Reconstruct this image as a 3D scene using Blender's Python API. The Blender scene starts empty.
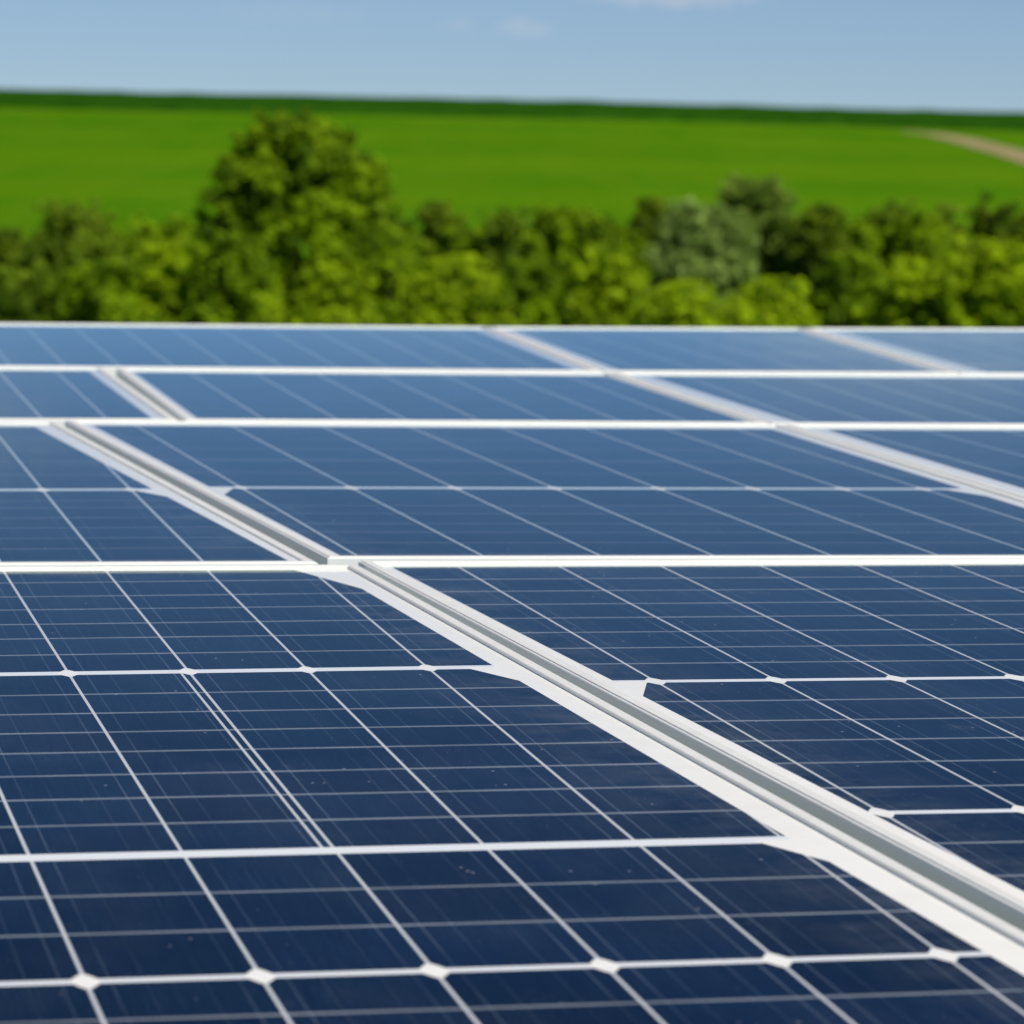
import bpy, bmesh, math, random
import numpy as np
from mathutils import Vector, Matrix

scene = bpy.context.scene
COL = scene.collection
R = math.radians

# ------------------------------------------------------------------ camera
cam_d = bpy.data.cameras.new("camera")
cam = bpy.data.objects.new("camera", cam_d)
COL.objects.link(cam)
cam_d.sensor_width = 36.0
cam_d.lens = 36.0 * 4500.0 / 1024.0
cam_d.clip_start = 0.1
cam_d.clip_end = 6000.0
PITCH = -math.atan((512 - 230) / 4500.0)
ROLL = R(1.2)
# camera looks along +Y, tipped down a little and rolled a little
cam.matrix_world = (Matrix.Translation((0, 0, 2.2)) @ Matrix.Rotation(PITCH, 4, 'X')
                    @ Matrix.Rotation(-ROLL, 4, 'Y') @ Matrix.Rotation(R(90), 4, 'X'))
cam_d.dof.use_dof = True
cam_d.dof.focus_distance = 6.35
cam_d.dof.aperture_fstop = 8.8
cam_d.dof.aperture_blades = 0
scene.camera = cam

# ------------------------------------------------------------------ sky and sun
SUN_AZ, SUN_EL = 140.0, 49.0           # clockwise from +Y, degrees
world = bpy.data.worlds.new("World")
scene.world = world
world.use_nodes = True
wn, wl = world.node_tree.nodes, world.node_tree.links
wn.clear()
w_out = wn.new('ShaderNodeOutputWorld')
w_bg = wn.new('ShaderNodeBackground')
w_bg.inputs['Strength'].default_value = 0.068
sky = wn.new('ShaderNodeTexSky')
sky.sky_type = 'NISHITA'
sky.sun_disc = False
sky.sun_elevation = R(SUN_EL)
sky.sun_rotation = R(SUN_AZ)
sky.altitude = 2500.0
sky.air_density = 1.0
sky.dust_density = 0.0
sky.ozone_density = 3.0
tc = wn.new('ShaderNodeTexCoord')


def wmath(op, a, b=None, clamp=False):
    n = wn.new('ShaderNodeMath'); n.operation = op; n.use_clamp = clamp
    for i, v in enumerate((a, b)):
        if v is None: continue
        if isinstance(v, (int, float)): n.inputs[i].default_value = v
        else: wl.new(v, n.inputs[i])
    return n.outputs[0]


sep = wn.new('ShaderNodeSeparateXYZ'); wl.new(tc.outputs['Generated'], sep.inputs[0])
wnoise = wn.new('ShaderNodeTexNoise'); wnoise.inputs['Scale'].default_value = 260.0
wnoise.inputs['Detail'].default_value = 5.0
wl.new(tc.outputs['Generated'], wnoise.inputs['Vector'])
cover = None
# a few small wisps of fair weather cloud: direction (x, z), half width, half height, density
for cx, cz, hw, hh, k in ((0.0005, 0.0446, 0.0075, 0.0026, 0.22), (-0.0146, 0.0450, 0.0042, 0.0020, 0.12),
                          (0.0340, 0.0519, 0.0230, 0.0026, 0.34), (-0.05, 0.047, 0.02, 0.003, 0.08),
                          (-0.02, 0.09, 0.05, 0.009, 0.5), (0.09, 0.11, 0.06, 0.012, 0.5), (-0.14, 0.13, 0.05, 0.01, 0.5)):
    dx = wmath('DIVIDE', wmath('SUBTRACT', sep.outputs['X'], cx), hw)
    dz = wmath('DIVIDE', wmath('SUBTRACT', sep.outputs['Z'], cz), hh)
    d2 = wmath('ADD', wmath('MULTIPLY', dx, dx), wmath('MULTIPLY', dz, dz))
    d2 = wmath('ADD', d2, wmath('MULTIPLY', wmath('SUBTRACT', wnoise.outputs[0], 0.5), 2.2))
    m = wmath('MULTIPLY', wmath('SUBTRACT', 1.0, d2, True), k)
    front = wmath('GREATER_THAN', sep.outputs['Y'], 0.0)
    m = wmath('MULTIPLY', m, front)
    cover = m if cover is None else wmath('MAXIMUM', cover, m)
wmix = wn.new('ShaderNodeMix'); wmix.data_type = 'RGBA'
wl.new(cover, wmix.inputs['Factor'])
tint = wn.new('ShaderNodeMix'); tint.data_type = 'RGBA'; tint.blend_type = 'MULTIPLY'
tint.inputs['Factor'].default_value = 1.0
wl.new(sky.outputs[0], tint.inputs['A']); tint.inputs['B'].default_value = (0.82, 0.915, 1.10, 1)
wl.new(tint.outputs['Result'], wmix.inputs['A'])
wmix.inputs['B'].default_value = (9.6, 9.4, 9.8, 1)
wl.new(wmix.outputs['Result'], w_bg.inputs['Color'])
wl.new(w_bg.outputs[0], w_out.inputs['Surface'])

sun_d = bpy.data.lights.new("sun", 'SUN')
sun_d.energy = 4.8
sun_d.angle = R(0.53)
sun_d.color = (1.0, 0.95, 0.86)
sun = bpy.data.objects.new("sun", sun_d)
COL.objects.link(sun)
_s = Vector((math.sin(R(SUN_AZ)) * math.cos(R(SUN_EL)), math.cos(R(SUN_AZ)) * math.cos(R(SUN_EL)), math.sin(R(SUN_EL))))
sun.rotation_euler = _s.to_track_quat('Z', 'Y').to_euler()
sun.location = (20, -10, 40)

scene.view_settings.view_transform = 'Standard'
scene.view_settings.look = 'None'
scene.view_settings.exposure = 0.0
scene.view_settings.gamma = 1.0
scene.cycles.max_bounces = 8
scene.cycles.transparent_max_bounces = 8

# ---- the array plane and the panels on it, all in metres
PLANE_O=[0.00516, 6.20281, 1.56441]
PLANE_X=[1.0, 0.0, 0.00293]
PLANE_Y=[-0.00013, 0.99909, 0.04272]
PLANE_N=[-0.00293, -0.04272, 0.99908]
PANELS={'1A': {'A': [0.9877, 0.1566],
        'B': [-0.1752, 0.9845],
        'C': [[-1.0909, 0.7321], [0.8504, 1.0399], [1.1764, -0.7436], [-0.9359, -1.0284]],
        'ctr': [-0.941, 6.785],
        'mains': [],
        'mg': {'R': (0.0626, 0.0626), 'T': 0.2919},
        'minors': [],
        'us': [-0.5684, -0.4222, -0.2747, -0.1311, 0.0178, 0.1666, 0.315, 0.4539, 0.6068, 0.7351, 0.8726]},
 '1B': {'A': [0.9764, 0.2161],
        'B': [-0.2003, 0.9797],
        'C': [[-0.6576, 0.7973], [0.3355, 1.0171], [0.6535, -0.8244], [-0.3314, -0.9899]],
        'ctr': [0.568, 7.028],
        'mains': [],
        'mg': {'L': (0.061, 0.061), 'R': (0.0517, 0.0517), 'T': 0.2981},
        'minors': [],
        'us': [-0.3932, -0.2393, -0.0845, 0.0712, 0.2278, 0.3854]},
 '1C': {'A': [0.9716, 0.2365],
        'B': [-0.1791, 0.9838],
        'C': [[-0.7111, 0.8083], [0.3899, 1.0763], [0.7142, -0.8477], [-0.393, -1.0369]],
        'ctr': [1.616, 7.237],
        'mains': [],
        'mg': {'L': (0.0975, 0.0975), 'T': 0.305},
        'minors': [],
        'us': [-0.4329, -0.2719, -0.1098, 0.0532]},
 '2L': {'A': [0.9851, 0.172],
        'B': [-0.1829, 0.9831],
        'C': [[-0.7554, 0.693], [0.522, 0.918], [0.8406, -0.6688], [-0.6073, -0.9422]],
        'ctr': [-1.627, 4.931],
        'mains': [],
        'mg': {'R': (0.0525, 0.0525), 'T': 0.2009},
        'minors': [0.225, -0.149, -0.471],
        'us': [0.2447, 0.3928, 0.5441, 0.6883]},
 '2M': {'A': [0.9871, 0.1603],
        'B': [-0.1938, 0.981],
        'C': [[-0.8238, 0.6849], [0.4993, 0.8621], [0.8484, -0.6765], [-0.5239, -0.8706]],
        'ctr': [-0.246, 5.136],
        'mains': [],
        'mg': {'L': (0.0372, 0.0372), 'R': (0.0362, 0.0362), 'T': 0.1731},
        'minors': [0.284, -0.096, -0.423],
        'us': [-0.4921, -0.3179, -0.1537, 0.0174, 0.1837, 0.3556, 0.5189]},
 '2R': {'A': [0.9867, 0.1625],
        'B': [-0.1796, 0.9837],
        'C': [[-0.9847, 0.6482], [0.5952, 0.8977], [1.0247, -0.649], [-0.6353, -0.8969]],
        'ctr': [1.24, 5.354],
        'mains': [],
        'mg': {'L': (0.0827, 0.0827), 'T': 0.192},
        'minors': [0.217, -0.163, -0.462],
        'us': [-0.6707, -0.5212, -0.3608, -0.2124, -0.0558, 0.1043]},
 '3L': {'A': [0.977, 0.2132],
        'B': [-0.187, 0.9824],
        'C': [[-1.0473, 1.2409], [0.4078, 1.4695], [1.1284, -1.2015], [-0.4889, -1.5089]],
        'ctr': [-1.463, 2.675],
        'mains': [(-0.153, 0.036, 1)],
        'mg': {'R': (0.067, 0.0397), 'T': 0.1237},
        'minors': [0.948, 0.688, 0.419, 0.144, -0.361, -0.488, -0.663, -0.83, -0.999, -1.161],
        'us': [0.1821, 0.346, 0.5173, 0.6916]},
 '3M': {'A': [0.9875, 0.1575],
        'B': [-0.2323, 0.9727],
        'C': [[-1.171, 1.1928], [0.4997, 1.4362], [1.1218, -1.1836], [-0.4505, -1.4454]],
        'ctr': [0.129, 2.996],
        'mains': [(-0.138, 0.034, 1)],
        'mg': {'L': (0.0328, 0.046), 'R': (0.0535, 0.0535), 'T': 0.1218},
        'minors': [0.951, 0.706, 0.45, 0.436, 0.163, -0.474, -0.619, -0.795, -0.939, -1.109],
        'us': [-0.7154, -0.4945, -0.2853, -0.0824, 0.1303, 0.3255, 0.5127, 0.681]},
 '3R': {'A': [0.988, 0.1547],
        'B': [-0.2542, 0.9672],
        'C': [[-1.1797, 1.1731], [0.5209, 1.4206], [1.216, -1.1497], [-0.5573, -1.444]],
        'ctr': [1.81, 3.256],
        'mains': [(-0.135, 0.034, 1)],
        'mg': {'L': (0.0735, 0.0735), 'T': 0.1486},
        'minors': [0.974, 0.725, 0.442, 0.153],
        'us': [-0.7283, -0.5406, -0.3474]},
 '4L': {'A': [0.9728, 0.2316],
        'B': [-0.1882, 0.9821],
        'C': [[-0.9983, 1.8553], [0.1168, 2.0773], [1.1196, -1.826], [-0.2381, -2.1065]],
        'ctr': [-0.383, -0.622],
        'mains': [(0.782, 0.034, 1), (-0.63, 0.04, 0), (-1.28, 0.019, 1)],
        'mg': {'R': (0.056, 0.074), 'T': 0.0349},
        'minors': [1.827, 1.645, 1.483, 1.31, 1.147, 0.972, 0.578, 0.406, 0.244, 0.084, -0.09, -0.26, -0.435, -0.856, -1.055, -1.452],
        'us': [-0.437, -0.2688, -0.099, 0.0724, 0.2438, 0.4202, 0.5934]},
 '4R': {'A': [0.9803, 0.1975],
        'B': [-0.2173, 0.9761],
        'C': [[-1.4071, 1.8214], [0.3577, 2.1563], [1.4045, -1.8289], [-0.3551, -2.1488]],
        'ctr': [1.14, -0.313],
        'mains': [(0.638, 0.024, 1), (-0.449, 0.022, 1)],
        'mg': {'L': (0.0514, 0.0453), 'T': 0.0524},
        'minors': [1.833, 1.67, 1.501, 1.331, 1.161, 0.985, 0.817, 0.445, 0.266, 0.096, -0.084, -0.272, -0.653, -0.854],
        'us': [-0.8143, -0.6379, -0.4598, -0.2823, -0.1087, 0.061]}}


# ------------------------------------------------------------------ helpers
def new_mat(name):
    m = bpy.data.materials.new(name)
    m.use_nodes = True
    n, l = m.node_tree.nodes, m.node_tree.links
    return m, n, l, n['Principled BSDF']


class NT:
    """small node-writing helper for one material"""
    def __init__(s, n, l): s.n, s.l = n, l
    def put(s, sock, v):
        if isinstance(v, (int, float)): sock.default_value = v
        elif isinstance(v, tuple): sock.default_value = v if len(v) == 4 or sock.type == 'VECTOR' else (*v, 1)
        else: s.l.new(v, sock)
    def math(s, op, a, b=None, c=None, clamp=False):
        n = s.n.new('ShaderNodeMath'); n.operation = op; n.use_clamp = clamp
        for i, v in enumerate((a, b, c)):
            if v is not None: s.put(n.inputs[i], v)
        return n.outputs[0]
    def mix(s, f, a, b, blend='MIX'):
        n = s.n.new('ShaderNodeMix'); n.data_type = 'RGBA'; n.blend_type = blend
        s.put(n.inputs['Factor'], f); s.put(n.inputs['A'], a); s.put(n.inputs['B'], b)
        return n.outputs['Result']
    def noise(s, vec, scale, detail=3.0, rough=0.5):
        n = s.n.new('ShaderNodeTexNoise')
        if vec is not None: s.l.new(vec, n.inputs['Vector'])
        n.inputs['Scale'].default_value = scale; n.inputs['Detail'].default_value = detail
        n.inputs['Roughness'].default_value = rough
        return n.outputs[0]
    def ramp(s, v, lo, hi):
        n = s.n.new('ShaderNodeMapRange'); n.clamp = True
        s.put(n.inputs['Value'], v); n.inputs['From Min'].default_value = lo; n.inputs['From Max'].default_value = hi
        return n.outputs[0]
    def scale(s, vec, sc):
        n = s.n.new('ShaderNodeMapping'); s.l.new(vec, n.inputs['Vector']); n.inputs['Scale'].default_value = sc
        return n.outputs[0]
    def uv(s, name):
        n = s.n.new('ShaderNodeUVMap'); n.uv_map = name
        sp = s.n.new('ShaderNodeSeparateXYZ'); s.l.new(n.outputs[0], sp.inputs[0])
        return sp.outputs[0], sp.outputs[1], n.outputs[0]


def link(name, me, parent=None):
    o = bpy.data.objects.new(name, me)
    COL.objects.link(o)
    if parent: o.parent = parent
    return o


def mesh_from(name, verts, faces, mats, smooth=False):
    me = bpy.data.meshes.new(name)
    me.from_pydata([tuple(v) for v in verts], [], [tuple(f) for f in faces])
    for m in mats: me.materials.append(m)
    if smooth:
        for p in me.polygons: p.use_smooth = True
    me.update()
    return me


def tag(o, label, cat, group=None, kind=None):
    o['label'] = label; o['category'] = cat
    if group: o['group'] = group
    if kind: o['kind'] = kind


def thing(name, label, cat, loc, group=None):
    o = bpy.data.objects.new(name, None)
    o.empty_display_size = 0.2
    COL.objects.link(o)
    o.location = loc
    tag(o, label, cat, group)
    return o


# ------------------------------------------------------------------ terrain
def ground_z(x, y):
    # flat terrace under the array, a shallow valley with the trees, then the long green rise
    if y < 25: z = 0.0
    elif y < 90:
        t = (y - 25) / 65.0; z = -2.94 * (t * t * (3 - 2 * t))
    elif y < 130: z = -2.94
    elif y < 705: z = -2.94 + 0.0418 * (y - 130)
    elif y < 1100:
        t = y - 705; z = -2.94 + 0.0418 * 575 + 0.0418 * t - 0.00012 * t * t
    else:
        t = 395.0; z = -2.94 + 0.0418 * 575 + 0.0418 * t - 0.00012 * t * t - 0.06 * (y - 1100)
    # soft blending where the rise begins
    d = abs(y - 130)
    if d < 14: z += 0.0418 * (14 - d) ** 2 / 56.0
    z += 0.12 * math.sin(x * 0.045 + 1.3) * min(1, max(0, (y - 60) / 80.0)) - 0.002 * x * min(1, max(0, (y - 130) / 400.0))
    return z


def strip_mesh(name, xs, ys, dz, mats, xoff=lambda y: 0.0):
    V, F = [], []
    for y in ys:
        for x in xs:
            X = x + xoff(y); V.append((X, y, ground_z(X, y) + dz))
    n = len(xs)
    for j in range(len(ys) - 1):
        for i in range(n - 1):
            a = j * n + i; F.append((a, a + 1, a + n + 1, a + n))
    return mesh_from(name, V, F, mats, True)


mat_field, n, l, b = new_mat("young_crop_green")
t = NT(n, l)
co = n.new('ShaderNodeTexCoord').outputs['Object']
bands = t.noise(t.scale(co, (0.004, 0.016, 0.02)), 1.0, 3.0)
fine = t.noise(t.scale(co, (0.35, 0.05, 0.3)), 1.0, 4.0, 0.65)
c = t.mix(t.ramp(bands, 0.34, 0.66), (0.042, 0.158, 0.0030), (0.072, 0.184, 0.0034))
patch = t.noise(t.scale(co, (0.011, 0.035, 0.02)), 1.0, 5.0, 0.6)
c = t.mix(t.math('MULTIPLY', t.ramp(patch, 0.52, 0.72), 0.5), c, (0.100, 0.190, 0.005))
c = t.mix(t.math('MULTIPLY', t.ramp(patch, 0.46, 0.30), 0.4), c, (0.026, 0.110, 0.002))
spx = n.new('ShaderNodeSeparateXYZ'); l.new(co, spx.inputs[0])
tram = t.math('LESS_THAN', t.math('ABSOLUTE', t.math('SUBTRACT', t.math('FRACT', t.math('MULTIPLY', t.math('ADD', spx.outputs['Y'], t.math('MULTIPLY', spx.outputs['X'], 0.08)), 1 / 21.0)), 0.5)), 0.022)
c = t.mix(t.math('MULTIPLY', tram, 0.30), c, (0.050, 0.080, 0.006))
mott = t.noise(t.scale(co, (0.10, 0.012, 0.1)), 1.0, 6.0, 0.75)
c = t.mix(t.math('MULTIPLY', t.ramp(mott, 0.42, 0.62), 0.45), c, (0.100, 0.205, 0.007))
c = t.mix(t.math('MULTIPLY', t.ramp(fine, 0.35, 0.75), 0.45), c, (0.090, 0.165, 0.002))
l.new(c, b.inputs['Base Color']); b.inputs['Roughness'].default_value = 0.9
b.inputs['Specular IOR Level'].default_value = 0.0

mat_turf, n, l, b = new_mat("meadow_turf")
t = NT(n, l)
co = n.new('ShaderNodeTexCoord').outputs['Object']
c = t.mix(t.ramp(t.noise(co, 0.8, 6.0, 0.7), 0.35, 0.65), (0.045, 0.085, 0.012), (0.085, 0.130, 0.022))
l.new(c, b.inputs['Base Color']); b.inputs['Roughness'].default_value = 0.95
b.inputs['Specular IOR Level'].default_value = 0.0

xs = [-900, -600, -400] + [i * 20 for i in range(-15, 16)] + [400, 600, 900]
near = strip_mesh("ground", [-900, -400, -200, -100] + [i * 10 for i in range(-6, 7)] + [100, 200, 400, 900],
                  [-120, -60, -20] + [i * 5 for i in range(0, 27)], 0.0, [mat_turf])
o = link("ground", near); o['kind'] = 'structure'
far = strip_mesh("field", xs, [130, 134, 138, 142, 146, 150] + [150 + i * 12.5 for i in range(1, 46)] + [720 + i * 40 for i in range(0, 30)], 0.0, [mat_field])
o = link("field", far); o['kind'] = 'structure'

# taller dark crop along the crest of the rise
mat_tall, n, l, b = new_mat("tall_dark_crop")
t = NT(n, l)
co = n.new('ShaderNodeTexCoord').outputs['Object']
c = t.mix(t.ramp(t.noise(t.scale(co, (0.3, 0.12, 0.6)), 1.0, 4.0, 0.6), 0.35, 0.7), (0.012, 0.056, 0.003), (0.026, 0.092, 0.005))
l.new(c, b.inputs['Base Color']); b.inputs['Roughness'].default_value = 0.9
b.inputs['Specular IOR Level'].default_value = 0.0
rng = random.Random(5)
V, F = [], []
xs2 = [-260 + i * 4.0 for i in range(131)]
def strip_front(x): return 612 + 0.10 * (-x) + 6 * math.sin(x * 0.03)
for x in xs2:
    f0 = strip_front(x)
    for k, (yy, dz) in enumerate(((f0, -0.3), (f0 + 0.6, 0.95), (f0 + 22, 1.15), (f0 + 50, 1.15), (715, 1.15), (760, 1.1), (761, -0.5))):
        V.append((x, yy, ground_z(x, yy) + dz * 0.92 + (rng.uniform(-0.12, 0.10) if 0 < k < 6 else 0)))
for i in range(len(xs2) - 1):
    for k in range(6):
        a = i * 7 + k; F.append((a, a + 7, a + 8, a + 1))
o = link("tall_crop", mesh_from("tall_crop", V, F, [mat_tall], False))
tag(o, "dark green band of taller crop along the crest of the field", "crop", kind='stuff')

# farm track running up the rise
mat_track, n, l, b = new_mat("dry_earth")
t = NT(n, l)
co = n.new('ShaderNodeTexCoord').outputs['Object']
c = t.mix(t.ramp(t.noise(co, 0.5, 5.0, 0.6), 0.35, 0.65), (0.23, 0.175, 0.060), (0.34, 0.255, 0.105))
c = t.mix(t.math('MULTIPLY', t.ramp(t.noise(t.scale(co, (0.9, 0.06, 1.0)), 1.0, 5.0, 0.7), 0.52, 0.68), 0.4), c, (0.075, 0.125, 0.012))
l.new(c, b.inputs['Base Color']); b.inputs['Roughness'].default_value = 0.95
TRK = [(588, 50.0, 1.2), (572, 52.5, 1.8), (550, 53.0, 2.2), (531, 52.9, 2.3), (510, 52.6, 2.4), (490, 52.1, 2.4), (470, 51.7, 2.4),
       (452, 51.2, 2.4), (430, 50.4, 2.4), (408, 49.6, 2.4), (380, 48.0, 2.4), (340, 45.5, 2.4), (300, 44, 2.4)]
V, F = [], []
for y, x, w in TRK:
    for s in (-1, -0.5, 0, 0.5, 1):
        V.append((x + s * w, y, ground_z(x + s * w, y) + 0.06))
for i in range(len(TRK) - 1):
    for k in range(4):
        a = i * 5 + k; F.append((a, a + 1, a + 6, a + 5))
o = link("dirt_track", mesh_from("dirt_track", V, F, [mat_track])); o['kind'] = 'structure'


# ------------------------------------------------------------------ solar panels
mat_frame, n, l, b = new_mat("white_anodised_frame")
t = NT(n, l)
co = n.new('ShaderNodeTexCoord').outputs['Object']
c = t.mix(t.ramp(t.noise(co, 9.0, 6.0, 0.7), 0.3, 0.75), (0.69, 0.68, 0.635), (0.78, 0.77, 0.725))
c = t.mix(t.math('MULTIPLY', t.ramp(t.noise(co, 60.0, 4.0, 0.6), 0.58, 0.75), 0.25), c, (0.50, 0.46, 0.40))
l.new(c, b.inputs['Base Color'])
b.inputs['Roughness'].default_value = 0.42
b.inputs['Specular IOR Level'].default_value = 0.3

mat_side, n, l, b = new_mat("frame_side_shade_lift")  # outer frame sides: paler tone painted in to lift the gap's shade
t = NT(n, l)
co = n.new('ShaderNodeTexCoord').outputs['Object']
c = t.mix(t.ramp(t.noise(t.scale(co, (3, 3, 90)), 1.0, 5.0, 0.7), 0.3, 0.75), (0.74, 0.775, 0.75), (0.82, 0.85, 0.82))
l.new(c, b.inputs['Base Color'])
b.inputs['Roughness'].default_value = 0.5

FRAME_W, LIP = 0.021, 0.0055


def glass_mat(name, ribbon, ghost, lines, corner):
    """cell pattern under glass.  UV maps carry real distances in metres:
       gap=(to nearest cell-column gap, to nearest cell-row gap), wire=(along ghost lines, to nearest ribbon),
       rim=(past left margin, past right margin), rim2=(past far margin, in front of row gap), flat=(u,v)"""
    m, n, l, b = new_mat(name)
    t = NT(n, l)
    du, dv, _ = t.uv('gap'); gs, mv, _ = t.uv('line_ribbon'); eu, ev, _ = t.uv('extra'); rl, rr, _ = t.uv('rim'); rt, vb, _ = t.uv('rim2')
    fu, fv, flat = t.uv('flat')
    # cells: blue silicon with a very fine finger texture running down the panel
    big = t.noise(flat, 1.7, 4.0, 0.6)
    streak = t.noise(t.scale(flat, (420.0, 7.0, 1.0)), 1.0, 3.0, 0.7)
    grain = t.noise(t.scale(flat, (260.0, 130.0, 1.0)), 1.0, 2.0, 0.6)
    cell = t.mix(t.ramp(big, 0.3, 0.7), (0.0015, 0.0070, 0.024), (0.0032, 0.0125, 0.040))
    cell = t.mix(t.math('MULTIPLY', t.math('MULTIPLY', t.ramp(streak, 0.45, 0.85), t.ramp(t.noise(flat, 4.0, 3.0), 0.3, 0.7)), 0.75), cell, (0.020, 0.040, 0.080))
    cell = t.mix(t.math('MULTIPLY', t.ramp(grain, 0.5, 0.9), 0.35), cell, (0.022, 0.046, 0.10))
    ca = n.new('ShaderNodeAttribute'); ca.attribute_name = 'cell_tone'
    cell = t.mix(1.0, cell, t.mix(ca.outputs['Fac'], (0.72, 0.74, 0.80), (1.30, 1.26, 1.18)), 'MULTIPLY')
    # faint lighter lines beside every gap
    g1 = t.math('LESS_THAN', t.math('ABSOLUTE', t.math('SUBTRACT', du, 0.022)), 0.0011)
    g2 = t.math('LESS_THAN', t.math('ABSOLUTE', t.math('SUBTRACT', du, 0.055)), 0.0010)
    wv = t.ramp(t.noise(t.scale(flat, (3.0, 2.0, 1.0)), 1.0, 3.0), 0.35, 0.7)
    gg = t.math('MULTIPLY', t.math('MAXIMUM', t.math('MULTIPLY', g1, 0.30 * ghost), t.math('MULTIPLY', g2, 0.12 * ghost)), t.math('ADD', 0.15, wv))
    cell = t.mix(gg, cell, (0.26, 0.33, 0.42))
    # silver ribbons across the cells
    rb = t.math('LESS_THAN', mv, 0.0046)
    rv = t.ramp(t.noise(t.scale(flat, (7.0, 40.0, 1.0)), 1.0, 4.0, 0.6), 0.25, 0.7)
    cell = t.mix(t.math('MULTIPLY', rb, t.math('MULTIPLY', t.math('ADD', 0.28, t.math('MULTIPLY', rv, 0.40)), ribbon)), cell, (0.42, 0.47, 0.52))
    # white back sheet in the gaps, at the clipped cell corners and along the margins
    w1 = t.math('LESS_THAN', du, 0.00035)
    w2 = t.math('LESS_THAN', dv, 0.0005)
    dia = t.math('LESS_THAN', t.math('ADD', t.math('POWER', t.math('DIVIDE', du, 0.0138), 1.2), t.math('POWER', t.math('DIVIDE', gs, 0.034), 1.2)), 1.0)
    rim = t.math('MINIMUM', t.math('MINIMUM', rl, rr), rt)
    w3 = t.math('LESS_THAN', rim, 0.0)
    bu = t.math('DIVIDE', t.math('MINIMUM', rl, rr), 0.047); bv = t.math('DIVIDE', vb, 0.14)
    blob = t.math('LESS_THAN', t.math('ADD', bu, bv), 1.0)
    tw = t.math('MULTIPLY', t.math('LESS_THAN', t.math('ABSOLUTE', eu), 0.0019), t.math('GREATER_THAN', ev, 0.0))
    w1 = t.math('MAXIMUM', w1, tw)
    clip = t.math('LESS_THAN', t.math('ADD', t.math('DIVIDE', rr, 0.060), t.math('DIVIDE', rt, 0.26)), 1.0 if corner else -9.0)
    w3 = t.math('MAXIMUM', w3, clip)
    white = t.math('MAXIMUM', t.math('MAXIMUM', t.math('MAXIMUM', w1, w2), t.math('MAXIMUM', dia, w3)), blob)
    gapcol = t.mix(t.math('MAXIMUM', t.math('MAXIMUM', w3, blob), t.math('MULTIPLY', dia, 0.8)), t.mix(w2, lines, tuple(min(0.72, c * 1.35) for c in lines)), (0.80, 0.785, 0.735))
    col = t.mix(white, cell, gapcol)
    # dust, specks and dried smears on the glass
    vor = n.new('ShaderNodeTexVoronoi'); vor.inputs['Scale'].default_value = 26.0
    l.new(flat, vor.inputs['Vector'])
    sp = t.math('MULTIPLY', t.math('LESS_THAN', vor.outputs['Distance'], 0.055), t.math('GREATER_THAN', t.noise(flat, 3.1, 2.0), 0.53))
    col = t.mix(t.math('MULTIPLY', sp, 0.45), col, (0.55, 0.57, 0.60))
    sm = t.math('MULTIPLY', t.ramp(t.noise(t.scale(flat, (14.0, 6.0, 1.0)), 1.0, 6.0, 0.75), 0.60, 0.80), t.ramp(t.noise(flat, 2.3, 2.0), 0.50, 0.68))
    col = t.mix(t.math('MULTIPLY', sm, 0.17), col, (0.45, 0.48, 0.52))
    edge_d = t.math('MULTIPLY', t.math('SUBTRACT', 1.0, t.ramp(rim, 0.0, 0.16)), t.ramp(t.noise(t.scale(flat, (9.0, 9.0, 1.0)), 1.0, 6.0, 0.7), 0.42, 0.75))
    col = t.mix(t.math('MULTIPLY', edge_d, 0.13), col, (0.40, 0.40, 0.38))
    veil = t.ramp(t.noise(t.scale(flat, (3.0, 1.2, 1.0)), 1.0, 5.0, 0.65), 0.45, 0.75)
    col = t.mix(t.math('MULTIPLY', veil, 0.022), col, (0.50, 0.52, 0.54))
    vor2 = n.new('ShaderNodeTexVoronoi'); vor2.inputs['Scale'].default_value = 75.0
    l.new(flat, vor2.inputs['Vector'])
    sp2 = t.math('MULTIPLY', t.math('LESS_THAN', vor2.outputs['Distance'], 0.06), t.math('GREATER_THAN', t.noise(flat, 5.3, 3.0, 0.7), 0.56))
    col = t.mix(t.math('MULTIPLY', sp2, 0.35), col, (0.60, 0.62, 0.64))
    l.new(col, b.inputs['Base Color'])
    b.inputs['Roughness'].default_value = 0.5
    b.inputs['Specular IOR Level'].default_value = 0.0
    # anti-reflective solar glass: mirrors little face on, the blue sky strongly at a glancing angle
    gl = n.new('ShaderNodeBsdfGlossy')
    gl.inputs['Color'].default_value = (0.84, 1.0, 1.0, 1)
    l.new(t.math('ADD', 0.06, t.math('MULTIPLY', t.ramp(big, 0.3, 0.7), 0.05)), gl.inputs['Roughness'])
    fr = n.new('ShaderNodeFresnel'); fr.inputs['IOR'].default_value = 1.12
    fac = t.math('MULTIPLY', t.math('POWER', fr.outputs[0], 1.9), 2.35, clamp=True)
    mx = n.new('ShaderNodeMixShader')
    l.new(fac, mx.inputs[0]); l.new(b.outputs[0], mx.inputs[1]); l.new(gl.outputs[0], mx.inputs[2])
    out = [x for x in n if x.type == 'OUTPUT_MATERIAL'][0]
    l.new(mx.outputs[0], out.inputs['Surface'])
    return m


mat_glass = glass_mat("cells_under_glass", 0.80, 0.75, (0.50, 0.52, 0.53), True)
mat_glass_veiled = glass_mat("cells_under_glass_painted_veil", 0.36, 0.4, (0.40, 0.46, 0.50), False)  # far rows: sky reflection veil painted in as fainter, dimmer lines
BASIS = Matrix(((PLANE_X[0], PLANE_Y[0], PLANE_N[0], 0), (PLANE_X[1], PLANE_Y[1], PLANE_N[1], 0),
                (PLANE_X[2], PLANE_Y[2], PLANE_N[2], 0), (0, 0, 0, 1)))


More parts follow.
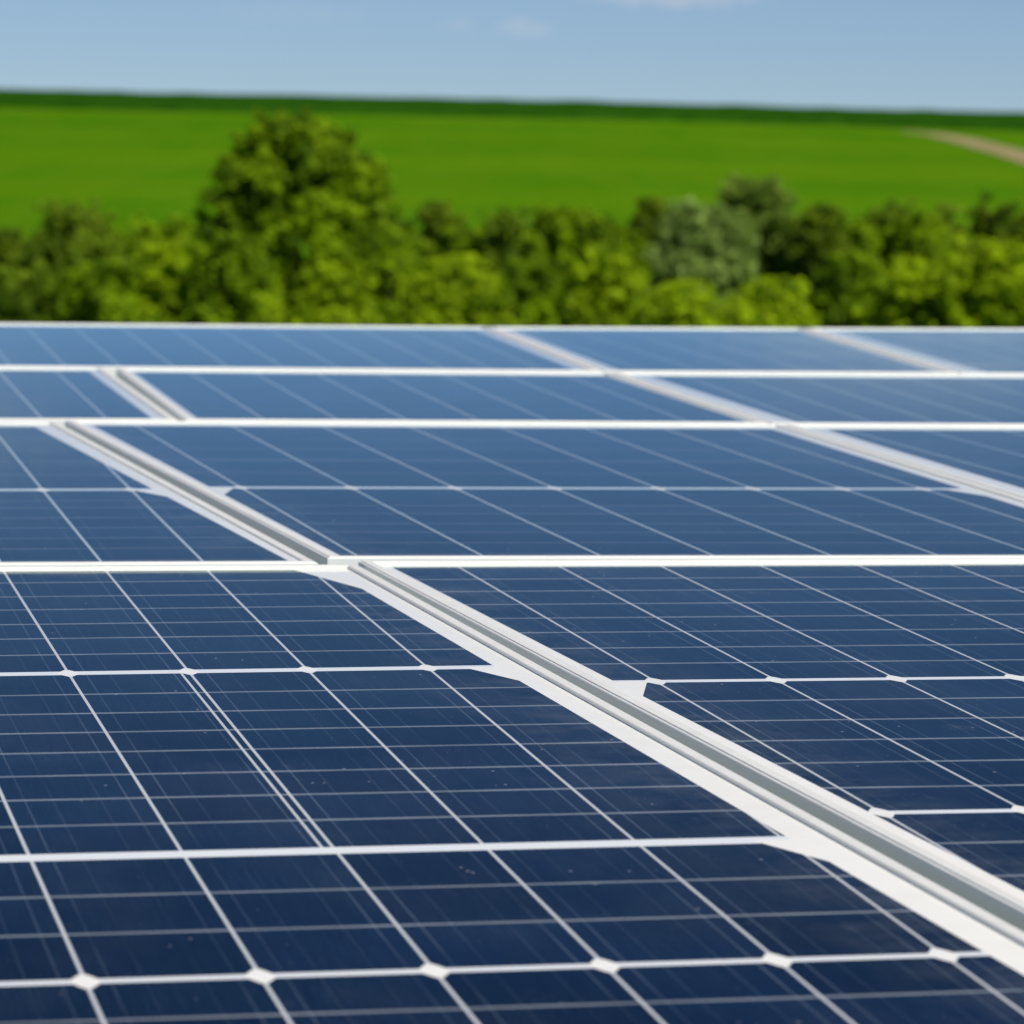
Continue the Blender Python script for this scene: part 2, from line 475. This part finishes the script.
def inset(quad, d):
    """quad (clockwise: far left, far right, near right, near left) moved inwards by d"""
    out = []
    k = len(quad)
    for i in range(k):
        p0, p1, p2 = Vector(quad[i - 1]), Vector(quad[i]), Vector(quad[(i + 1) % k])
        a = (p1 - p0).normalized(); c = (p2 - p1).normalized()
        na = Vector((a.y, -a.x)); nc = Vector((c.y, -c.x))
        q = (na + nc) / (1 + na.dot(nc))
        out.append(p1 + q * d)
    return out


def frame_mesh(quad, LIP):
    prof = [(0.030, -0.040), (0.0, -0.040), (0.0, -0.0030), (0.0010, -0.0018), (0.0040, -0.0018), (0.0048, 0.0), (FRAME_W - 0.0012, 0.0), (FRAME_W, -0.0012), (FRAME_W, -LIP - 0.004),
            (0.030, -LIP - 0.004)]
    V, F = [], []
    for d, z in prof:
        for p in inset(quad, d): V.append((p.x, p.y, z))
    m = len(prof)
    for j in range(m):
        for i in range(4):
            a = j * 4 + i; b2 = j * 4 + (i + 1) % 4; c2 = ((j + 1) % m) * 4 + (i + 1) % 4; d2 = ((j + 1) % m) * 4 + i
            F.append((a, d2, c2, b2))
    me = mesh_from("frame", V, F, [mat_frame, mat_side])
    for i, p in enumerate(me.polygons): p.material_index = 1 if i // 4 in (0, 1) else 0
    return me


def nearest(x, items, big=9.0):
    best = big
    for c, h in items: best = min(best, max(0.0, abs(x - c) - h))
    return best


def laminate_mesh(P):
    quad = inset(P['C'], FRAME_W - 0.001)
    A, Bv = Vector(P['A']), Vector(P['B'])
    det = A.x * Bv.y - A.y * Bv.x
    def sk(p): return ((p.x * Bv.y - p.y * Bv.x) / det, (A.x * p.y - A.y * p.x) / det)
    S = [sk(p) for p in quad]
    u0, u1 = min(s[0] for s in S) - .01, max(s[0] for s in S) + .01
    v0, v1 = min(s[1] for s in S) - .01, max(s[1] for s in S) + .01
    us = list(P['us'])
    step = (us[-1] - us[0]) / (len(us) - 1)
    while us[0] - step > u0: us.insert(0, us[0] - step)
    while us[-1] + step < u1: us.append(us[-1] + step)
    UL = [(u, 0.0017 if P['seed'] < 5 else 0.0022) for u in us]
    mains = sorted([(v, h * 0.5) for v, h, k in P['mains']])
    starred = [(v, 0.0) for v, h, k in P['mains'] if k]
    # cell rows beyond the ones that can be seen carry on at the same pitch
    if P['seed'] < 5:
        v = mains[0][0] - 0.66
        while v > v0:
            mains.insert(0, (v, 0.012)); starred.append((v, 0.0)); v -= 0.66
    minors = sorted(P['minors'])
    if minors:
        v = minors[0] - 0.175
        while v > v0: minors.insert(0, v); v -= 0.175
    blobs = [(v, h * 0.5) for v, h, k in P['mains']][:P.get('nb', 1)]
    MV = [(v, 0.0) for v in minors]
    def knots(items, lo, hi):
        k = {lo, hi}
        for c, h in items: k |= {c - h, c, c + h}
        cs = sorted(items)
        for (c1, h1), (c2, h2) in zip(cs, cs[1:]): k.add(((c1 + h1) + (c2 - h2)) / 2)
        return k
    ku = sorted(x for x in knots(UL, u0, u1) if u0 <= x <= u1)
    kv = knots(mains, v0, v1) | knots(MV, v0, v1) | knots(starred, v0, v1)
    for c, h in mains: kv |= {c + 0.0008, c - 0.0002}
    kv = sorted(x for x in kv if v0 <= x <= v1)
    def uniq(a):
        o = [a[0]]
        for x in a[1:]:
            if x - o[-1] > 5e-5: o.append(x)
        return o
    ku, kv = uniq(ku), uniq(kv)
    bm = bmesh.new()
    names = ('gap', 'line_ribbon', 'rim', 'rim2', 'flat', 'extra')
    lay = [bm.loops.layers.uv.new(x) for x in names]
    tone_l = bm.faces.layers.float.new('cell_tone')
    rowlines = sorted([c for c, _ in mains] + minors)
    trg = random.Random(int(P['seed'] * 100) + 3); tones = {}
    mg = P['mg']
    C = [Vector(c) for c in P['C']]
    def edge(i, j, p):
        d = (C[j] - C[i]).normalized(); q = p - C[i]
        return d.y * q.x - d.x * q.y          # positive inside the panel
    ml, mr, mt = mg.get('L', (0.034, 0.034)), mg.get('R', (0.055, 0.055)), min(mg.get('T', 0.08), 0.10)
    def along(i, j, p, m):
        d = C[j] - C[i]
        return m[0] + (m[1] - m[0]) * (p - C[i]).dot(d) / d.length_squared
    def vbelow(v):
        for c, h in blobs:
            if -0.45 < v - c <= 0.0: return c - v
        return 1.0
    rows = []
    for v in kv:
        rows.append([bm.verts.new((A.x * u + Bv.x * v, A.y * u + Bv.y * v, -P['lip'])) for u in ku])
    gu = [nearest(u, UL) for u in ku]
    gv = [nearest(v, mains) for v in kv]
    gm = [nearest(v, MV) for v in kv]
    gb = [vbelow(v) for v in kv]
    gs = [nearest(v, starred) for v in kv]
    twin = P.get('twin')
    for j in range(len(kv) - 1):
        for i in range(len(ku) - 1):
            f = bm.faces.new((rows[j][i], rows[j][i + 1], rows[j + 1][i + 1], rows[j + 1][i]))
            ck = (sum(c < (ku[i] + ku[i + 1]) / 2 for c in us), sum(c < (kv[j] + kv[j + 1]) / 2 for c in rowlines))
            f[tone_l] = tones.setdefault(ck, trg.random())
            for lp, (jj, ii) in zip(f.loops, ((j, i), (j, i + 1), (j + 1, i + 1), (j + 1, i))):
                p = Vector(lp.vert.co.xy)
                lp[lay[0]].uv = (gu[ii], gv[jj])
                lp[lay[1]].uv = (gs[jj], gm[jj])
                lp[lay[5]].uv = (ku[ii] - twin[0] if twin else 9.0, min(kv[jj] - twin[1], twin[2] - kv[jj]) if twin else -1.0)
                lp[lay[2]].uv = (edge(3, 0, p) - along(3, 0, p, ml), edge(1, 2, p) - along(1, 2, p, mr))
                lp[lay[3]].uv = (edge(0, 1, p) - mt, gb[jj])
                lp[lay[4]].uv = (ku[ii] + P['seed'], kv[jj] + P['seed'] * 0.7)
    k = 4
    for i in range(4):
        p, q = quad[i], quad[(i + 1) % 4]
        d = (q - p).normalized()
        nrm = Vector((-d.y, d.x, 0))          # outward for this winding
        bmesh.ops.bisect_plane(bm, geom=bm.verts[:] + bm.edges[:] + bm.faces[:], plane_co=(p.x, p.y, 0), plane_no=nrm,
                               clear_outer=True, dist=1e-6)
    me = bpy.data.meshes.new("glass_face")
    bm.to_mesh(me); bm.free()
    me.materials.append(mat_glass if P['seed'] < 5 else mat_glass_veiled)
    return me


LABELS = {
    '4L': "nearest dark blue solar panel, left of the wide open gap",
    '4R': "dark blue solar panel of the nearest row, right of the wide open gap",
    '3L': "solar panel of the second nearest row, left of the gap, at the photo's left edge",
    '3M': "solar panel of the second nearest row whose front corner meets the crossing gaps",
    '3R': "solar panel of the second nearest row beyond the closed seam at the right edge",
    '2L': "pale blue second farthest row solar panel left of the short open gap",
    '2M': "pale blue second farthest row solar panel between short open gap and closed seam",
    '2R': "pale blue second farthest row solar panel at the right edge",
    '1A': "widest solar panel of the farthest row, below the big round tree",
    '1B': "middle solar panel of the farthest row, between two white seams",
    '1C': "farthest row solar panel at the right edge, below the bright round bush",
}
for idx, key in enumerate(('4L', '4R', '3L', '3M', '3R', '2L', '2M', '2R', '1A', '1B', '1C')):
    P = PANELS[key]
    if key == '4L': P['nb'] = 2; P['twin'] = (P['us'][3] - 0.0125, P['mains'][1][0] + 0.02, P['mains'][0][0] - 0.015)
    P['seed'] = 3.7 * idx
    P['lip'] = LIP if key[0] == '4' else 0.0036
    root = bpy.data.objects.new("solar_panel", None)
    root.empty_display_size = 0.2
    COL.objects.link(root)
    root.matrix_world = Matrix.Translation(Vector(PLANE_O) + Vector(PLANE_X) * P['ctr'][0] + Vector(PLANE_Y) * P['ctr'][1]) @ BASIS
    tag(root, LABELS[key], "solar panel", "solar panels mounted in four rows")
    link("frame", frame_mesh(P['C'], P['lip']), root)
    link("glass_face", laminate_mesh(P), root)

# ------------------------------------------------------------------ trees
mat_bark, n, l, b = new_mat("bark")
t = NT(n, l)
co = n.new('ShaderNodeTexCoord').outputs['Object']
c = t.mix(t.noise(t.scale(co, (8, 8, 2)), 1.0, 5.0, 0.7), (0.05, 0.035, 0.022), (0.16, 0.12, 0.085))
l.new(c, b.inputs['Base Color']); b.inputs['Roughness'].default_value = 0.95


def leaf_mat(name, dark, light):
    m, n, l, b = new_mat(name)
    t = NT(n, l)
    at = n.new('ShaderNodeAttribute'); at.attribute_name = 'tone'
    c = t.mix(at.outputs['Fac'], dark, light)
    l.new(c, b.inputs['Base Color']); b.inputs['Roughness'].default_value = 0.6
    b.inputs['Specular IOR Level'].default_value = 0.08
    tr = n.new('ShaderNodeBsdfTranslucent'); l.new(t.mix(0.35, c, (0.30, 0.44, 0.003)), tr.inputs['Color'])
    mx = n.new('ShaderNodeMixShader'); mx.inputs[0].default_value = 0.45
    l.new(b.outputs[0], mx.inputs[1]); l.new(tr.outputs[0], mx.inputs[2])
    out = [x for x in n if x.type == 'OUTPUT_MATERIAL'][0]
    l.new(mx.outputs[0], out.inputs['Surface'])
    return m


LEAF = {
    'mid':    leaf_mat("leaf_mid_green",   (0.062, 0.132, 0.004), (0.330, 0.500, 0.008)),
    'bright': leaf_mat("leaf_yellow_green", (0.150, 0.255, 0.005), (0.480, 0.640, 0.010)),
    'dark':   leaf_mat("leaf_dark_green",  (0.050, 0.095, 0.006), (0.225, 0.325, 0.012)),
    'silver': leaf_mat("leaf_grey_green",  (0.130, 0.215, 0.036), (0.380, 0.510, 0.125)),
    'hazy':   leaf_mat("leaf_soft_grey_green", (0.085, 0.158, 0.018), (0.290, 0.410, 0.055)),
    'sage':   leaf_mat("leaf_dull_sage",   (0.072, 0.138, 0.008), (0.280, 0.405, 0.020)),
}


def crown_mesh(seed, w, d, h, kind, z0, shape, leaf=0.15):
    """leaf faces gathered in clumps through an uneven crown: w wide, d deep, from z0 up to h"""
    rg = np.random.default_rng(seed)
    hh = h - z0
    sc = 0.8 + 0.06 * w
    # boughs first: uneven knots of foliage that stick out or fall short, then clumps about each bough
    nb = int(max(16, min(230, 7.0 * w * hh)))
    C, Rr, T = [], [], []
    lobes = [(rg.uniform(0, 6.28), rg.uniform(0.05, 0.95), rg.uniform(0.72, 1.22)) for _ in range(12)]
    def prof(tt):
        if shape == 'round': return math.sqrt(max(0, 1 - (abs(tt - 0.36) / 0.66) ** 2.0)) * (1.0 - 0.22 * tt)
        if shape == 'cone': return (1 - tt) ** 0.75 * (0.55 + 0.45 * min(1, tt * 4)) + 0.06
        return math.sqrt(max(0, 1 - (abs(tt - 0.46) / 0.56) ** 2.6)) * (1.0 - 0.3 * tt)
    for k in range(nb):
        a = rg.uniform(0, 2 * math.pi); tt = rg.uniform(0, 1) ** 0.85
        q = 1.0
        for la, lt, lk in lobes:
            q *= 1 + (lk - 1) * math.exp((math.cos(a - la) - 1) * 2.2 - ((tt - lt) / 0.14) ** 2)
        r = prof(tt) * q * (0.25 + 0.72 * rg.uniform(0, 1) ** 0.55)
        bc = np.array((math.cos(a) * r * w / 2, math.sin(a) * r * d / 2, z0 + tt * hh * 0.93))
        br = rg.uniform(0.20, 0.46) * sc
        tn = rg.uniform(0.0, 0.75)
        m = int(rg.integers(5, 11))
        for i2 in range(m):
            off = rg.normal(size=3) * br * 0.62 * np.array((1, 1, 0.85))
            C.append(bc + off); Rr.append(rg.uniform(0.10, 0.24) * sc); T.append(np.clip(tn + rg.normal() * 0.16, 0, 1))
        if rg.uniform() < 0.5:          # a shoot that breaks the outline
            u = np.array((math.cos(a) * 0.6, math.sin(a) * 0.6, 0.9)); u /= np.linalg.norm(u)
            for q2 in (0.8, 1.25):
                C.append(bc + u * br * q2 * rg.uniform(0.8, 1.15)); Rr.append(rg.uniform(0.07, 0.13) * sc); T.append(min(1, tn + 0.2))
    ncl = len(C)
    C = np.array(C); Rr = np.array(Rr); T = np.array(T)
    per = 46
    N = ncl * per
    ci = np.repeat(np.arange(ncl), per)
    dirs = rg.normal(size=(N, 3)); dirs /= np.linalg.norm(dirs, axis=1)[:, None]
    rad = rg.uniform(0.2, 1.0, N) ** 0.6 * (1 + 0.75 * rg.uniform(0, 1, N) ** 4)
    pos = C[ci] + dirs * (Rr[ci] * rad)[:, None] * np.array([1.15, 1.15, 0.85])
    keep = pos[:, 2] < h * 1.03
    nrm = dirs * 0.8 + rg.normal(size=(N, 3)) * 0.55 + np.array([0, -0.15, 0.65]); nrm /= np.linalg.norm(nrm, axis=1)[:, None]
    ref = rg.normal(size=(N, 3)); a1 = np.cross(nrm, ref); a1 /= np.linalg.norm(a1, axis=1)[:, None]; a2 = np.cross(nrm, a1)
    s = (leaf * rg.uniform(0.55, 1.2, N))[:, None]
    v = np.stack([pos - a1 * s * .5, pos + a2 * s * .33 , pos + a1 * s * .5, pos - a2 * s * .33], 1)[keep].reshape(-1, 3)
    nf = len(v) // 4
    me = bpy.data.meshes.new("crown")
    me.vertices.add(nf * 4); me.vertices.foreach_set('co', v.astype(np.float32).ravel())
    me.loops.add(nf * 4); me.loops.foreach_set('vertex_index', np.arange(nf * 4, dtype=np.int32))
    me.polygons.add(nf); me.polygons.foreach_set('loop_start', np.arange(0, nf * 4, 4, dtype=np.int32))
    me.polygons.foreach_set('loop_total', np.full(nf, 4, dtype=np.int32))
    me.update(calc_edges=True)
    tone = np.clip((T[ci] - 0.37) * 1.25 + 0.42 + rg.uniform(-0.12, 0.22, N), 0, 1)[keep]
    at = me.attributes.new('tone', 'FLOAT', 'FACE'); at.data.foreach_set('value', tone.astype(np.float32))
    me.materials.append(LEAF[kind])
    return me, C


def trunk_mesh(h, z0, C, seed):
    rg = random.Random(seed)
    bm = bmesh.new()
    def tube(p, q, r0, r1, n=8):
        p, q = Vector(p), Vector(q); ax = (q - p).normalized(); s = ax.orthogonal().normalized(); u = ax.cross(s)
        rings = []
        for c0, r in ((p, r0), (p.lerp(q, .5) + s * r0 * rg.uniform(-.6, .6), (r0 + r1) / 2), (q, r1)):
            rings.append([bm.verts.new(c0 + (s * math.cos(2 * math.pi * i / n) + u * math.sin(2 * math.pi * i / n)) * r) for i in range(n)])
        for a, b2 in zip(rings, rings[1:]):
            for i in range(n): bm.faces.new((a[i], a[(i + 1) % n], b2[(i + 1) % n], b2[i]))
    r = 0.03 * h + 0.03
    top = (0, 0, z0 + (h - z0) * 0.55)
    tube((0, 0, -0.15), (0, 0, z0 + 0.3), r, r * .8); tube((0, 0, z0 + 0.25), top, r * .8, r * .35)
    idx = rg.sample(range(len(C)), min(12, len(C)))
    for i in idx:
        f = rg.uniform(.1, .9); st = (0, 0, z0 + 0.2 + (top[2] - z0 - 0.2) * f)
        tube(st, tuple(C[i]), r * .35, r * .08, 6)
    me = bpy.data.meshes.new("trunk"); bm.to_mesh(me); bm.free(); me.materials.append(mat_bark)
    return me


def plant_tree(name, px, ptop, pw, D, kind, shape, label, cat, seed, low=0.12, leaf=0.15):
    # px, ptop, pw were read off the photograph at 1 px = D/4500 m; D is how far the tree stands
    s = D / 4500.0
    X = (px - 512) * s
    zb = ground_z(X, D)
    ztop = 2.2 + (230 + 0.021 * (px - 512) - ptop) * s
    h = ztop - zb; w = pw * s
    root = thing(name, label, cat, (X, D, zb), "trees and bushes beyond the panels")
    me, C = crown_mesh(seed, w * 1.22, max(w, 1.6), h, kind, h * low, shape, leaf)
    link("crown", me, root)
    link("trunk", trunk_mesh(h, h * low, C, seed), root)
    return root


TREES = [
    # name, x, top, width, distance, leaf, shape, label, category
    ("leafy_tree", 292, 111, 222, 106, 'mid', 'round', "tallest tree of all, broad and dome shaped, standing alone above the green field", "tree"),
    ("leafy_tree", -2, 224, 70, 121, 'dark', 'round', "dull dark tree cut off by the left edge of the photo", "tree"),
    ("leafy_tree", 70, 206, 125, 118, 'sage', 'round', "broad olive tree, the first big crown from the left edge", "tree"),
    ("leafy_tree", 160, 220, 90, 122, 'mid', 'column', "medium green tree between the olive tree and the tallest tree", "tree"),
    ("slender_tree", 437, 198, 66, 122, 'dark', 'column', "slim dark tree just right of the tallest tree", "tree"),
    ("slender_tree", 503, 212, 74, 120, 'sage', 'column', "dull green tree right of the slim dark one, behind the yellow green bush", "tree"),
    ("leafy_tree", 566, 206, 128, 114, 'mid', 'round', "wide yellowish green tree in the middle of the row, darkly gapped below", "tree"),
    ("slender_tree", 648, 190, 52, 123, 'dark', 'cone', "narrow pointed dark tree between the wide middle tree and the silvery bush", "tree"),
    ("silvery_bush", 696, 198, 118, 112, 'silver', 'round', "silvery grey leaved bush at the foot of the tall grey green tree", "bush"),
    ("leafy_tree", 747, 176, 116, 117, 'hazy', 'round', "grey green tree rising highest on the right half of the row", "tree"),
    ("slender_tree", 816, 204, 60, 115, 'dark', 'column', "dark upright tree right of the grey green tree", "tree"),
    ("leafy_tree", 884, 206, 92, 121, 'sage', 'round', "hazy dull green tree left of the pair of dark tops near the right edge", "tree"),
    ("slender_tree", 946, 204, 54, 123, 'sage', 'column', "left one of the three narrow tops near the right edge", "tree"),
    ("slender_tree", 984, 200, 50, 121, 'dark', 'cone', "dark pointed top behind the bright round bush at the right", "tree"),
    ("slender_tree", 1022, 204, 58, 122, 'dark', 'column', "dark narrow tree cut off by the right edge of the photo", "tree"),
    ("leafy_tree", 120, 232, 84, 120, 'mid', 'round', "low green crown in the dip right of the broad olive tree", "tree"),
    ("leafy_tree", 612, 216, 80, 121, 'mid', 'round', "green crown filling the dip left of the narrow pointed dark tree", "tree"),
    ("leafy_tree", 782, 224, 78, 121, 'sage', 'round', "dull crown in the dip between the grey green tree and the dark upright tree", "tree"),
    ("leafy_tree", 850, 216, 76, 120, 'mid', 'round', "mid green crown in the dip right of the dark upright tree", "tree"),
    ("leafy_tree", 918, 214, 66, 120, 'mid', 'round', "mid green crown left of the three narrow tops near the right edge", "tree"),
    ("leafy_tree", 468, 226, 64, 121, 'mid', 'round', "mid green crown in the dip right of the slim dark tree", "tree"),
    ("leafy_bush", 18, 268, 112, 100, 'sage', 'round', "dull bush in front of the dark tree at the left edge", "bush"),
    ("leafy_bush", 100, 258, 104, 99, 'mid', 'round', "green bush in front of the broad olive tree", "bush"),
    ("leafy_bush", 163, 246, 90, 101, 'bright', 'round', "light green bush left of the foot of the tallest tree", "bush"),
    ("leafy_bush", 226, 232, 96, 100, 'mid', 'round', "green bush against the left flank of the tallest tree", "bush"),
    ("leafy_bush", 312, 268, 116, 97, 'bright', 'round', "light green bush right in front of the tallest tree", "bush"),
    ("leafy_bush", 386, 240, 84, 102, 'mid', 'round', "green bush against the right flank of the tallest tree", "bush"),
    ("leafy_bush", 448, 258, 140, 96, 'bright', 'round', "bright yellow green bush below the slim dark tree", "bush"),
    ("leafy_bush", 533, 244, 70, 99, 'mid', 'column', "green bush in front of the left part of the wide middle tree", "bush"),
    ("leafy_bush", 604, 240, 92, 99, 'bright', 'round', "light green bush in front of the right part of the wide middle tree", "bush"),
    ("leafy_bush", 672, 284, 118, 95, 'bright', 'round', "low bright bush in front of the silvery one", "bush"),
    ("leafy_bush", 760, 282, 120, 96, 'bright', 'round', "low light bush in front of the tall grey green tree", "bush"),
    ("leafy_bush", 850, 254, 110, 99, 'mid', 'round', "green bush right of the dark upright tree", "bush"),
    ("leafy_bush", 912, 262, 100, 97, 'bright', 'round', "light bush just left of the bright round bush", "bush"),
    ("leafy_bush", 986, 240, 126, 96, 'bright', 'round', "bright round bush in front of the narrow tops at the right", "bush"),
    ("leafy_bush", 1062, 262, 110, 99, 'mid', 'round', "green bush cut off by the right edge of the photo", "bush"),
]
for i, (nm, px, pt, pw, D, kind, shape, lab, cat) in enumerate(TREES):
    plant_tree(nm, px, pt, pw, D, kind, shape, lab, cat, 11 + i * 7, low=0.12 if cat == 'tree' else 0.03, leaf=0.17 if i == 0 else 0.15)
